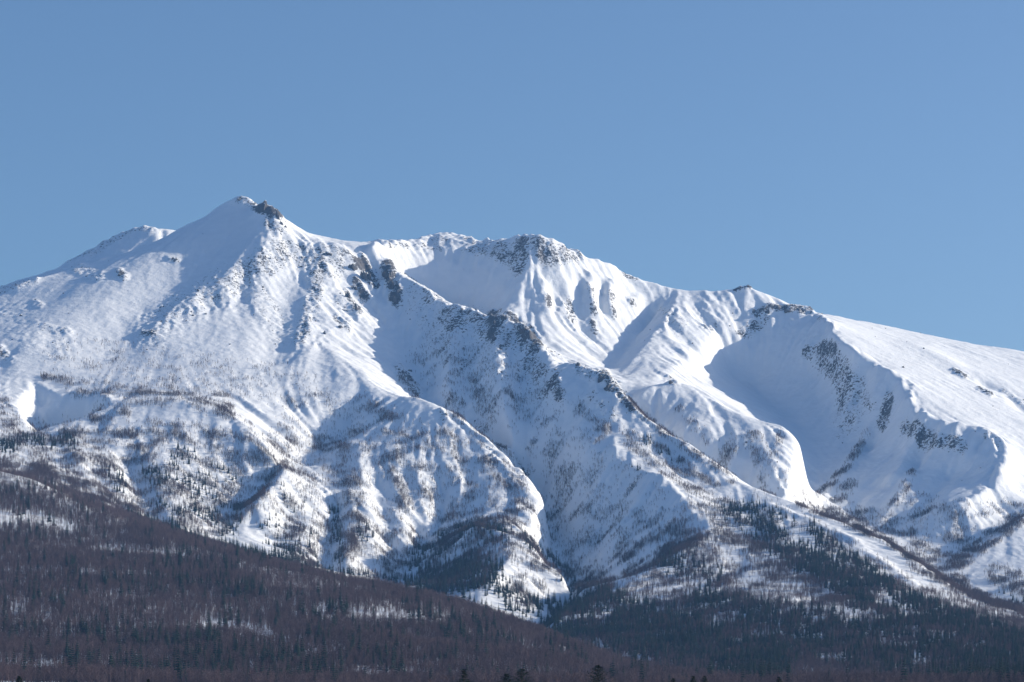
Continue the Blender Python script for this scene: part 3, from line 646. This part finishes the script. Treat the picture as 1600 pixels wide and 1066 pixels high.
# ------------------------------------------------------------------ where things grow
def candidates(n, y0, y1, umax=0.25):
    y = np.sqrt(RNG.random(n) * (y1 * y1 - y0 * y0) + y0 * y0); x = y * (RNG.random(n) * 2 - 1) * umax
    z = ground_z(x, y); px, py = project(x, y, z)
    return x, y, z, px, py, umax * (y1 * y1 - y0 * y0) / n       # last: square metres per candidate
hill_y = lambda px: np.interp(px, pcol, hill); rim_y = lambda px: np.interp(px, pcol, bound)
SCRUB = [
    ([(120, 606), (180, 614), (235, 620), (300, 622), (350, 640)], 22, .38), ([(70, 590), (110, 597)], 9, .6), ([(270, 615), (345, 618)], 22, .35), ([(150, 650), (195, 642)], 18, .7),
    ([(60, 672), (110, 690)], 20, .6), ([(0, 640), (25, 690)], 26, .45), ([(100, 560), (400, 600)], 40, .07), ([(340, 640), (392, 668)], 7, .8),
    ([(190, 690), (260, 680), (400, 705), (425, 715)], 30, .75), ([(90, 700), (180, 720), (400, 760)], 62, .42), ([(180, 760), (330, 800)], 60, .32), ([(60, 735), (130, 770), (200, 805)], 24, .8), ([(0, 740), (60, 760)], 40, .5),
    ([(455, 690), (430, 750), (370, 805)], 16, .9), ([(450, 630), (520, 625)], 14, .35), ([(440, 660), (480, 680)], 20, .3), ([(570, 630), (620, 665), (660, 690)], 18, .75), ([(490, 690), (560, 715), (620, 700)], 20, .6),
    ([(545, 735), (560, 800), (560, 850)], 24, .75), ([(615, 720), (632, 790), (640, 860)], 18, .8), ([(655, 690), (670, 760), (675, 790)], 20, .8), ([(700, 680), (720, 740), (735, 790)], 24, .7), ([(760, 710), (800, 760), (820, 800)], 24, .6), ([(590, 870), (620, 890)], 26, .5),
    ([(450, 740), (600, 850)], 90, .26), ([(560, 680), (760, 770)], 70, .34), ([(690, 560), (840, 640)], 60, .22), ([(150, 560), (480, 610)], 40, .08), ([(430, 800), (480, 870)], 40, .4), ([(680, 800), (800, 815)], 30, .4),
    ([(630, 590), (650, 615)], 12, .5), ([(705, 600), (715, 650)], 22, .55), ([(745, 580), (765, 640), (750, 690)], 26, .55), ([(790, 600), (800, 640)], 14, .5), ([(860, 650), (900, 640)], 20, .4), ([(835, 700), (850, 720)], 18, .7), ([(850, 660), (880, 690)], 20, .3),
    ([(780, 700), (830, 735)], 8, .8), ([(865, 700), (860, 740)], 20, .7), ([(925, 690), (940, 675), (955, 668)], 12, .8), ([(880, 740), (870, 790), (860, 830)], 30, .6), ([(900, 720), (1000, 800)], 60, .25), ([(900, 820), (1000, 850), (1080, 830)], 60, .42), ([(890, 880), (930, 915)], 40, .5), ([(1020, 870), (1090, 845)], 14, .9),
    ([(980, 630), (1040, 680), (1110, 728), (1145, 752)], 9, .8), ([(920, 650), (960, 665), (1000, 690), (1060, 720)], 12, .45), ([(985, 690), (1040, 730), (1090, 765)], 18, .45), ([(1015, 695), (1060, 720), (1120, 760)], 9, .7),
    ([(1180, 690), (1195, 730), (1205, 760)], 22, .65), ([(1150, 690), (1130, 720)], 18, .5), ([(1110, 690), (1090, 680)], 16, .4), ([(1060, 640), (1085, 660)], 12, .3), ([(1220, 680), (1215, 710)], 9, .6),
    ([(1355, 680), (1320, 735), (1280, 775)], 9, .75), ([(1425, 745), (1395, 795), (1380, 820)], 11, .75), ([(1330, 760), (1300, 790)], 14, .5), ([(1320, 800), (1420, 830)], 20, .45), ([(1440, 800), (1500, 830), (1440, 870)], 34, .5), ([(1500, 800), (1560, 790)], 20, .5), ([(1545, 785), (1600, 795)], 7, .8), ([(1605, 800), (1545, 846), (1490, 886)], 17, 1.),
    ([(1450, 890), (1500, 915)], 20, .5), ([(1560, 900), (1600, 920)], 24, .4), ([(1230, 745), (1260, 790)], 14, .4), ([(1470, 700), (1480, 740)], 1, 0),
    ([(1250, 788), (1300, 808), (1380, 843), (1460, 894), (1530, 935), (1600, 957)], 9, 1.3), ([(1290, 815), (1450, 900)], 1, 0),
    ([(1010, 700), (1110, 770), (1150, 800)], 16, .3),
    ([(660, 850), (720, 835), (770, 835), (740, 900), (680, 900)], 34, .6), ([(800, 850), (860, 890), (820, 930)], 34, .35), ([(820, 842), (875, 882), (905, 925)], 9, .9),
]
APRON = [([(1110, 800), (1160, 840), (1250, 900), (1350, 930)], 46, .75), ([(1110, 850), (1090, 880)], 30, .6), ([(1180, 790), (1260, 830), (1330, 870), (1420, 930), (1560, 970)], 26, .3), ([(950, 960), (1100, 950), (1300, 970), (1600, 1010)], 42, .8),
         ([(900, 990), (1100, 1000), (1300, 1010), (1600, 1040)], 60, 1.0), ([(1000, 1066), (1300, 1066), (1600, 1080)], 60, .9), ([(1000, 910), (1100, 900), (1250, 920)], 40, .5), ([(1450, 955), (1600, 985)], 22, .8)]
GAPS = [([(-10, 812), (60, 815), (110, 828)], 17, .85), ([(150, 860), (210, 862), (290, 872)], 9, .7), ([(410, 910), (470, 915), (540, 915)], 12, .5), ([(500, 958), (560, 965), (640, 970), (700, 970)], 15, .7), ([(560, 945), (680, 955)], 8, .5),
        ([(320, 980), (380, 985), (420, 995)], 14, .75), ([(20, 1050), (90, 1052)], 14, .8), ([(130, 900), (150, 902)], 9, .6), ([(20, 950), (40, 952)], 9, .7), ([(560, 1055), (640, 1062)], 12, .5), ([(200, 968), (220, 972)], 8, .6), ([(-40, 725), (0, 738), (60, 765), (110, 785)], 22, .6), ([(120, 775), (200, 815)], 10, .5),
        ([(1220, 990), (1260, 1000), (1310, 1010)], 13, .7), ([(1420, 1040), (1560, 1050)], 12, .6), ([(1180, 930), (1260, 945)], 12, .5)]
PINES = [  # conifers
    ([(-5, 695), (22, 700)], 14, 1.), ([(30, 690), (110, 695)], 12, .6), ([(95, 682), (115, 690)], 12, .7), ([(170, 735), (190, 760)], 14, .6), ([(235, 740), (260, 760), (240, 780)], 20, .55), ([(280, 720), (300, 760), (330, 800)], 34, .32), ([(340, 740), (375, 755)], 18, .6), ([(260, 810), (330, 820)], 30, .35), ([(270, 820), (280, 830)], 14, .8),
    ([(370, 810), (345, 840)], 16, .6), ([(420, 830), (470, 860)], 34, .3), ([(520, 800), (532, 870)], 14, .7), ([(560, 820), (575, 840)], 14, .5), ([(450, 770), (480, 830)], 20, .2), ([(700, 850), (740, 830), (780, 835)], 26, .8), ([(670, 880), (760, 900)], 40, 1.), ([(640, 910), (700, 925)], 16, .8), ([(780, 920), (830, 950)], 26, .45), ([(815, 840), (900, 905)], 9, .6),
    ([(900, 960), (1050, 1000), (1200, 1030)], 60, .75), ([(1050, 880), (1110, 900)], 30, .25), ([(1150, 800), (1230, 860), (1300, 900), (1350, 930)], 30, .8), ([(1160, 780), (1240, 815)], 12, .45), ([(1270, 830), (1330, 880), (1400, 930), (1480, 965), (1560, 990)], 16, .6), ([(1100, 960), (1400, 1010), (1600, 1050)], 46, .5),
    ([(1380, 960), (1500, 985), (1600, 1010)], 18, .7), ([(1560, 930), (1600, 945)], 12, .5), ([(1340, 825), (1345, 830)], 5, .9), ([(1200, 990), (1600, 1066)], 50, .35), ([(860, 985), (900, 990)], 20, .8), ([(985, 730), (1000, 735)], 4, .5), ([(1010, 690), (1060, 720)], 10, .25),
    ([(120, 930), (240, 900), (330, 890), (400, 885)], 20, .4), ([(120, 905), (240, 925), (400, 930)], 26, .55), ([(0, 930), (70, 945)], 16, .6), ([(0, 995), (60, 1000)], 14, .7), ([(120, 990), (250, 1010), (400, 1030)], 28, .5), ([(280, 1050), (500, 1060)], 26, .8), ([(560, 1040), (620, 1050)], 24, .6), ([(490, 1000), (560, 1010)], 16, .5), ([(410, 1030), (480, 1040)], 22, .6),
    ([(100, 1050), (300, 1060)], 20, .4), ([(640, 960), (760, 985)], 18, .3), ([(500, 950), (540, 955)], 14, .4), ([(700, 1000), (800, 1010)], 20, .4), ([(690, 1040), (720, 1050)], 16, .5), ([(850, 1020), (880, 1030)], 12, .4), ([(500, 885), (700, 925), (800, 965)], 7, .35), ([(200, 805), (330, 850), (460, 880)], 5, .4),
]
# --- bare trees
x, y, z, px, py, apc = candidates(1900000, 2060, 7000)
on_hill = y < hill_y(px)
clump = 0.30 + 2.0 * fbm(x, y, 48, 3)
d_hill = (0.050 + 0.022 * fbm(x, y, 160, 3)) * (1 - capsules(px, py, GAPS)) * sstep(-.5, .2, fbm(x + 900, y, 150, 4, .6) + .55)
d_side = np.maximum(capsules(px, py, SCRUB) * 0.25, capsules(px, py, APRON) * 0.11 * (1 - .8 * capsules(px, py, GAPS))) * np.clip(clump, .06, 1.7)
dens = np.where(on_hill, d_hill, d_side)
keep = (RNG.random(len(x)) < dens * apc) & (np.abs(px - 800) < 1080)
bx_, by_, bz_, bpx, bpy_, bh = x[keep], y[keep], z[keep], px[keep], py[keep], on_hill[keep]
bs = np.where(bh, RNG.uniform(.7, 1.3, len(bx_)) * (1.05 + .45 * fbm(bx_ - 400, by_, 110, 3)), np.where(by_ > 5550, RNG.uniform(.45, .95, len(bx_)), RNG.uniform(.7, 1.2, len(bx_))))
bi = RNG.integers(0, 4, len(bx_)); br = RNG.uniform(0, 6.28, len(bx_))
# --- conifers
x, y, z, px, py, apc = candidates(450000, 2080, 6200)
on_hill = y < hill_y(px)
d = capsules(px, py, PINES) * np.where(on_hill, 0.0085, 0.024) * np.clip(.55 + 1.2 * fbm(x, y, 90, 2), .08, 1.6)
d = np.maximum(d, np.where(on_hill, 0.0005, 0.0))
keep = (RNG.random(len(x)) < d * apc) & (np.abs(px - 800) < 1080)
cx_, cy_, cz_, cpx, cpy = x[keep], y[keep], z[keep], px[keep], py[keep]
cs = RNG.uniform(.65, 1.4, len(cx_)) * np.where(cy_ < hill_y(cpx), 1.25, 1.0) * np.where(cy_ > 5200, .8, 1.0)
ci = RNG.integers(0, 3, len(cx_)); cr = RNG.uniform(0, 6.28, len(cx_))
print('bare trees', len(bx_), 'conifers', len(cx_))

def seen(x, y, z):
    """is the sight line from the camera to this point clear of the ground?"""
    t = np.linspace(0.18, 0.985, 70)[None, :]
    return np.all(ground_z(x[:, None] * t, y[:, None] * t) < z[:, None] * t + 1.0, axis=1)
def largest(x, y, z, px, py, s, h, n=300):
    o = np.argsort(-(s * h / y)); o = o[(px[o] > 8) & (px[o] < 1592) & (py[o] < 1060)][:6 * n]
    ok = seen(x[o], y[o], z[o] + s[o] * h * .6)
    return o[ok][:n]
def tagged(o, label, cat, group=None):
    o['label'] = label; o['category'] = cat
    if group: o['group'] = group
    return o
def zone(px, py, y, table, default):
    for test, lab in table:
        if test(px, py, y): return lab
    return default
LC = [(lambda a, b, d: d < np.interp(a, pcol, hill) and a < 520, 'dark conifer rising above the bare wood on the left half of the foothill'),
      (lambda a, b, d: d < np.interp(a, pcol, hill), 'dark conifer rising above the bare wood on the right half of the foothill'),
      (lambda a, b, d: a < 480, 'dark conifer standing on the snowy slope below the rounded bench on the left'),
      (lambda a, b, d: a < 920, 'dark conifer on the spur above the end of the foothill'),
      (lambda a, b, d: True, 'dark conifer in the mixed forest on the lower right slope')]
LB = [(lambda a, b, d: d < np.interp(a, pcol, hill) and a < 520, 'leafless brown tree in the wood on the left half of the foothill'),
      (lambda a, b, d: d < np.interp(a, pcol, hill), 'leafless brown tree in the wood on the right half of the foothill'),
      (lambda a, b, d: a < 920, 'leafless tree on the snowy mountain face above the foothill'),
      (lambda a, b, d: True, 'leafless brown tree in the forest on the lower right slope')]
def individuals(name, sel, x, y, z, px, py, s, r, idx, meshes, table, cat):
    for k in sel:
        o = bpy.data.objects.new(name, meshes[idx[k]]); C.objects.link(o)
        o.location = (x[k], y[k], z[k] - .1); o.rotation_euler = (0, 0, r[k]); o.scale = (s[k],) * 3
        lab = zone(px[k], py[k], y[k], table, '')
        tagged(o, lab, cat, lab.replace('dark conifer', 'conifers').replace('leafless brown tree', 'leafless brown trees').replace('leafless tree ', 'leafless trees '))
sel = largest(cx_, cy_, cz_, cpx, cpy, cs, 15)
individuals('conifer_tree', sel, cx_, cy_, cz_, cpx, cpy, cs, cr, ci, CONI, LC, 'conifer')
m = np.ones(len(cx_), bool); m[sel] = False
scatter('conifer_forest', CONI, np.stack([cx_, cy_, cz_ - .1], -1)[m], cs[m], cr[m], ci[m], 'dark conifers scattered through the woods of the lower slopes', 'forest')
sel = largest(bx_, by_, bz_, bpx, bpy_, bs, 10)
individuals('bare_tree', sel, bx_, by_, bz_, bpx, bpy_, bs, br, bi, BARE, LB, 'tree')
m = np.ones(len(bx_), bool); m[sel] = False
scatter('bare_forest', BARE, np.stack([bx_, by_, bz_ - .1], -1)[m], bs[m], br[m], bi[m], 'leafless brown winter forest and scrub on foothill and lower slopes', 'forest')

# ------------------------------------------------------------------ boulders poking through the snow
x, y, z, px, py, apc = candidates(260000, 5000, 8200)
rk = sample(rock, x, y)
d = 0.0032 * np.clip(rk - .12, 0, 1) * (1.15 - rk) * np.clip(.5 + 1.3 * fbm(x, y, 45, 3), 0, 1.5) + 0.00003 * (y > 6050)
keep = (RNG.random(len(x)) < d * apc) & (np.abs(px - 800) < 860)
n = int(keep.sum()); print('boulders', n)
scatter('boulders', ROCKS, np.stack([x[keep], y[keep], z[keep] + .1], -1), RNG.uniform(.7, 2.6, n) * (1 + .8 * (RNG.random(n) < .12)), RNG.uniform(0, 6.28, n), RNG.integers(0, 3, n),
        'small dark rocks poking through the snow of the upper slopes', 'rocks')

# ------------------------------------------------------------------ crags that stand out one by one
CRAGS = [  # column, row, width px, height px, label
    (415, 321, 15, 15, 'dark rock knob on the top of the right summit'),
    (434, 335, 10, 16, 'snow plastered rock tower at the right edge of the summit'),
    (440, 349, 6, 8, 'small dark rock step just below the summit tower'),
    (374, 311, 9, 6, 'little dark rock on the rounded left summit'),
    (552, 415, 16, 14, 'left hand dark crag of the pair below the saddle'),
    (572, 428, 18, 22, 'broad snow streaked crag left of the narrow snow gully'),
    (606, 426, 18, 18, 'peaked dark crag on the ridge right of the narrow snow gully'),
    (614, 446, 15, 16, 'broken rock wall under the peaked crag on the ridge'),
    (616, 466, 10, 15, 'lowest rock nose below the peaked crag, above the snow bowl'),
    (517, 396, 18, 6, 'flat rock band just under the saddle right of the summit'),
    (553, 449, 9, 8, 'dark rock high on the bright snow slope below the saddle'),
    (543, 462, 9, 9, 'dark rock on the bright snow slope beside the long thin rock rib'),
    (557, 478, 6, 16, 'long thin dark rock rib on the bright snow slope'),
    (533, 510, 11, 7, 'low dark rocks at the foot of the bright snow slope'),
    (507, 520, 6, 6, 'lone dark rock left of the foot of the bright slope'),
    (772, 507, 9, 12, 'dark rock tooth on the ridge left of the narrow white chute'),
    (771, 528, 9, 12, 'dark buttress under the rock tooth beside the white chute'),
    (788, 496, 10, 9, 'dark rock on the ridge right of the narrow white chute'),
    (818, 514, 15, 12, 'pointed dark crag on the ridge before the sunlit crater slope'),
    (838, 533, 9, 7, 'small dark crag below the pointed crag on the ridge'),
    (903, 570, 8, 7, 'lone dark rock on the ridge halfway to the thumb shaped crag'),
    (940, 590, 12, 15, 'thumb shaped dark crag where the ridge meets the crater gully'),
    (950, 605, 12, 14, 'dark rock shoulder leaning on the thumb shaped crag'),
    (906, 632, 6, 7, 'small dark rock among scrub on the slope below the ridge'),
    (1170, 449, 9, 5, 'dark rock cap on the small far summit right of the crater'),
    (1199, 486, 10, 9, 'dark rocks at the left end of the cliff edge on the right'),
    (1232, 485, 14, 6, 'flat dark rocks on the cliff edge below the far summit'),
    (1254, 486, 8, 5, 'small dark rocks at the right end of the cliff edge'),
    (236, 520, 10, 7, 'lone dark outcrop low on the smooth left snow slope'),
    (270, 405, 6, 4, 'tiny dark outcrop on the smooth left snow slope'),
    (188, 430, 9, 5, 'dark outcrop on the left shoulder of the mountain'),
    (1048, 597, 9, 8, 'rocky bump on the snow knoll inside the crater valley'),
    (1496, 582, 9, 4, 'dark rocks in a line on the smooth right plateau'),
    (1541, 613, 12, 4, 'low dark rocks lower down on the smooth right plateau'),
    (697, 648, 6, 6, 'dark rock near the crest of the wooded rib'),
    (640, 578, 8, 6, 'dark rock at the head of the wooded gully wall'),
]
for k, (a, b, w, h, lab) in enumerate(CRAGS):
    gx_, gy_ = hit(a, b + h * .45, 5000, 8500, Z)
    me = rock_mesh(200 + k, 2, 'rock_outcrop', 8)
    o = bpy.data.objects.new('rock_outcrop', me); C.objects.link(o)
    sw = w / F * gy_ * .56; sh = h / F * gy_ * .62
    o.location = (gx_, gy_ + sw * .3, float(ground_z(gx_, gy_)) + sh * .18)
    o.rotation_euler = (random.uniform(-.15, .15), random.uniform(-.2, .2), random.uniform(0, 6.28) if w < 1.6 * h else random.uniform(-.3, .3))
    o.scale = (sw, sw * random.uniform(.7, 1.0), sh)
    tagged(o, lab, 'rock')

# ------------------------------------------------------------------ tree tops close to the camera, along the lower edge
def near_conifer(px, top, D, R, seed, label, bushy=False):
    x = (px - 800) / F * D; g = float(ground_z(x, D)); H = (HOR - top) / F * D - g; r = random.Random(seed)
    root = bpy.data.objects.new('near_conifer', None); C.objects.link(root); root.location = (x, D, g)
    tagged(root, label, 'conifer')
    t = MB(); t.spike((0, 0, -.5), (0, 0, H * .96), .28, .05, 7)
    o = bpy.data.objects.new('trunk', t.mesh('trunk', [M_BARK])); C.objects.link(o); o.parent = root
    c = MB()
    nl = 30
    for i in range(nl):
        f = .28 + .71 * i / (nl - 1); zz = H * f
        rad = (R * (1 - f) ** (.55 if bushy else .85) * 1.5 + .15) * r.uniform(.7, 1.15)
        if bushy: rad *= .75 + .5 * math.sin(i * 1.3 + seed) ** 2
        for k in range(7):
            a = 2 * math.pi * (k + r.random()) / 7 + i; L = rad * r.uniform(.6, 1.15); up = r.uniform(.05, .5) if bushy else r.uniform(-.35, .1)
            tip = Vector((math.cos(a) * L, math.sin(a) * L, zz + up * L)); c.spike((0, 0, zz), tip, .035, 0, 3)
            for q in range(6):
                p = Vector((0, 0, zz)).lerp(tip, .25 + .75 * (q + r.random()) / 6)
                for e in range(2):
                    dv = Vector((r.uniform(-1, 1), r.uniform(-1, 1), r.uniform(-.3, .6))).normalized() * r.uniform(.25, .5)
                    c.frond(p, p + dv, .11, .03)
    c.spike((0, 0, H * .95), (0, 0, H), .05, 0, 3)
    o = bpy.data.objects.new('crown', c.mesh('crown', [M_NEEDLE])); C.objects.link(o); o.parent = root
NEAR = [(30, 1057, 640, 2.4, 'dark conifer top at the lower left corner', 0), (232, 1062, 700, 2.0, 'low dark conifer tip a little right of the lower left corner', 0),
        (725, 1046, 640, 2.9, 'tall pointed dark conifer top, leftmost of the four at bottom centre', 0), (792, 1054, 660, 2.2, 'short bushy dark tree top left of its taller neighbour at bottom centre', 1),
        (815, 1046, 650, 2.5, 'tall bushy dark tree top just right of the short one at bottom centre', 1), (934, 1040, 620, 2.3, 'tallest dark tree top with a ragged round head, bottom centre right', 1),
        (1052, 1060, 700, 2.2, 'dark tree tip just left of the close pair at bottom right of centre', 0), (1083, 1057, 680, 2.4, 'left one of the close pair of dark tree tips on the lower edge', 0),
        (1101, 1057, 690, 2.2, 'right one of the close pair of dark tree tips on the lower edge', 0), (1217, 1058, 690, 2.6, 'dark conifer tip farthest right on the lower edge', 0)]
for k, (a, b, D, R, lab, bu) in enumerate(NEAR): near_conifer(a, b, D, R * 2.1, 300 + k, lab, bool(bu))
for k, (a, b, D) in enumerate([(676, 1060, 700), (700, 1056, 720), (762, 1061, 700), (858, 1056, 700), (876, 1053, 690), (895, 1050, 700), (912, 1049, 690), (955, 1059, 700), (1010, 1062, 700)]):
    x = (a - 800) / F * D; g = float(ground_z(x, D)); H = (HOR - b) / F * D - g
    mbt = bare_tree_mesh(400 + k, H, .26, 26, 9, .8)
    o = bpy.data.objects.new('near_bare_tree', mbt.mesh('near_bare_tree', [M_TWIG])); C.objects.link(o); o.location = (x, D, g)
    tagged(o, 'brown leafless tree top along the lower edge, between the dark conifer tops' , 'tree', 'leafless tree tops on the lower edge')
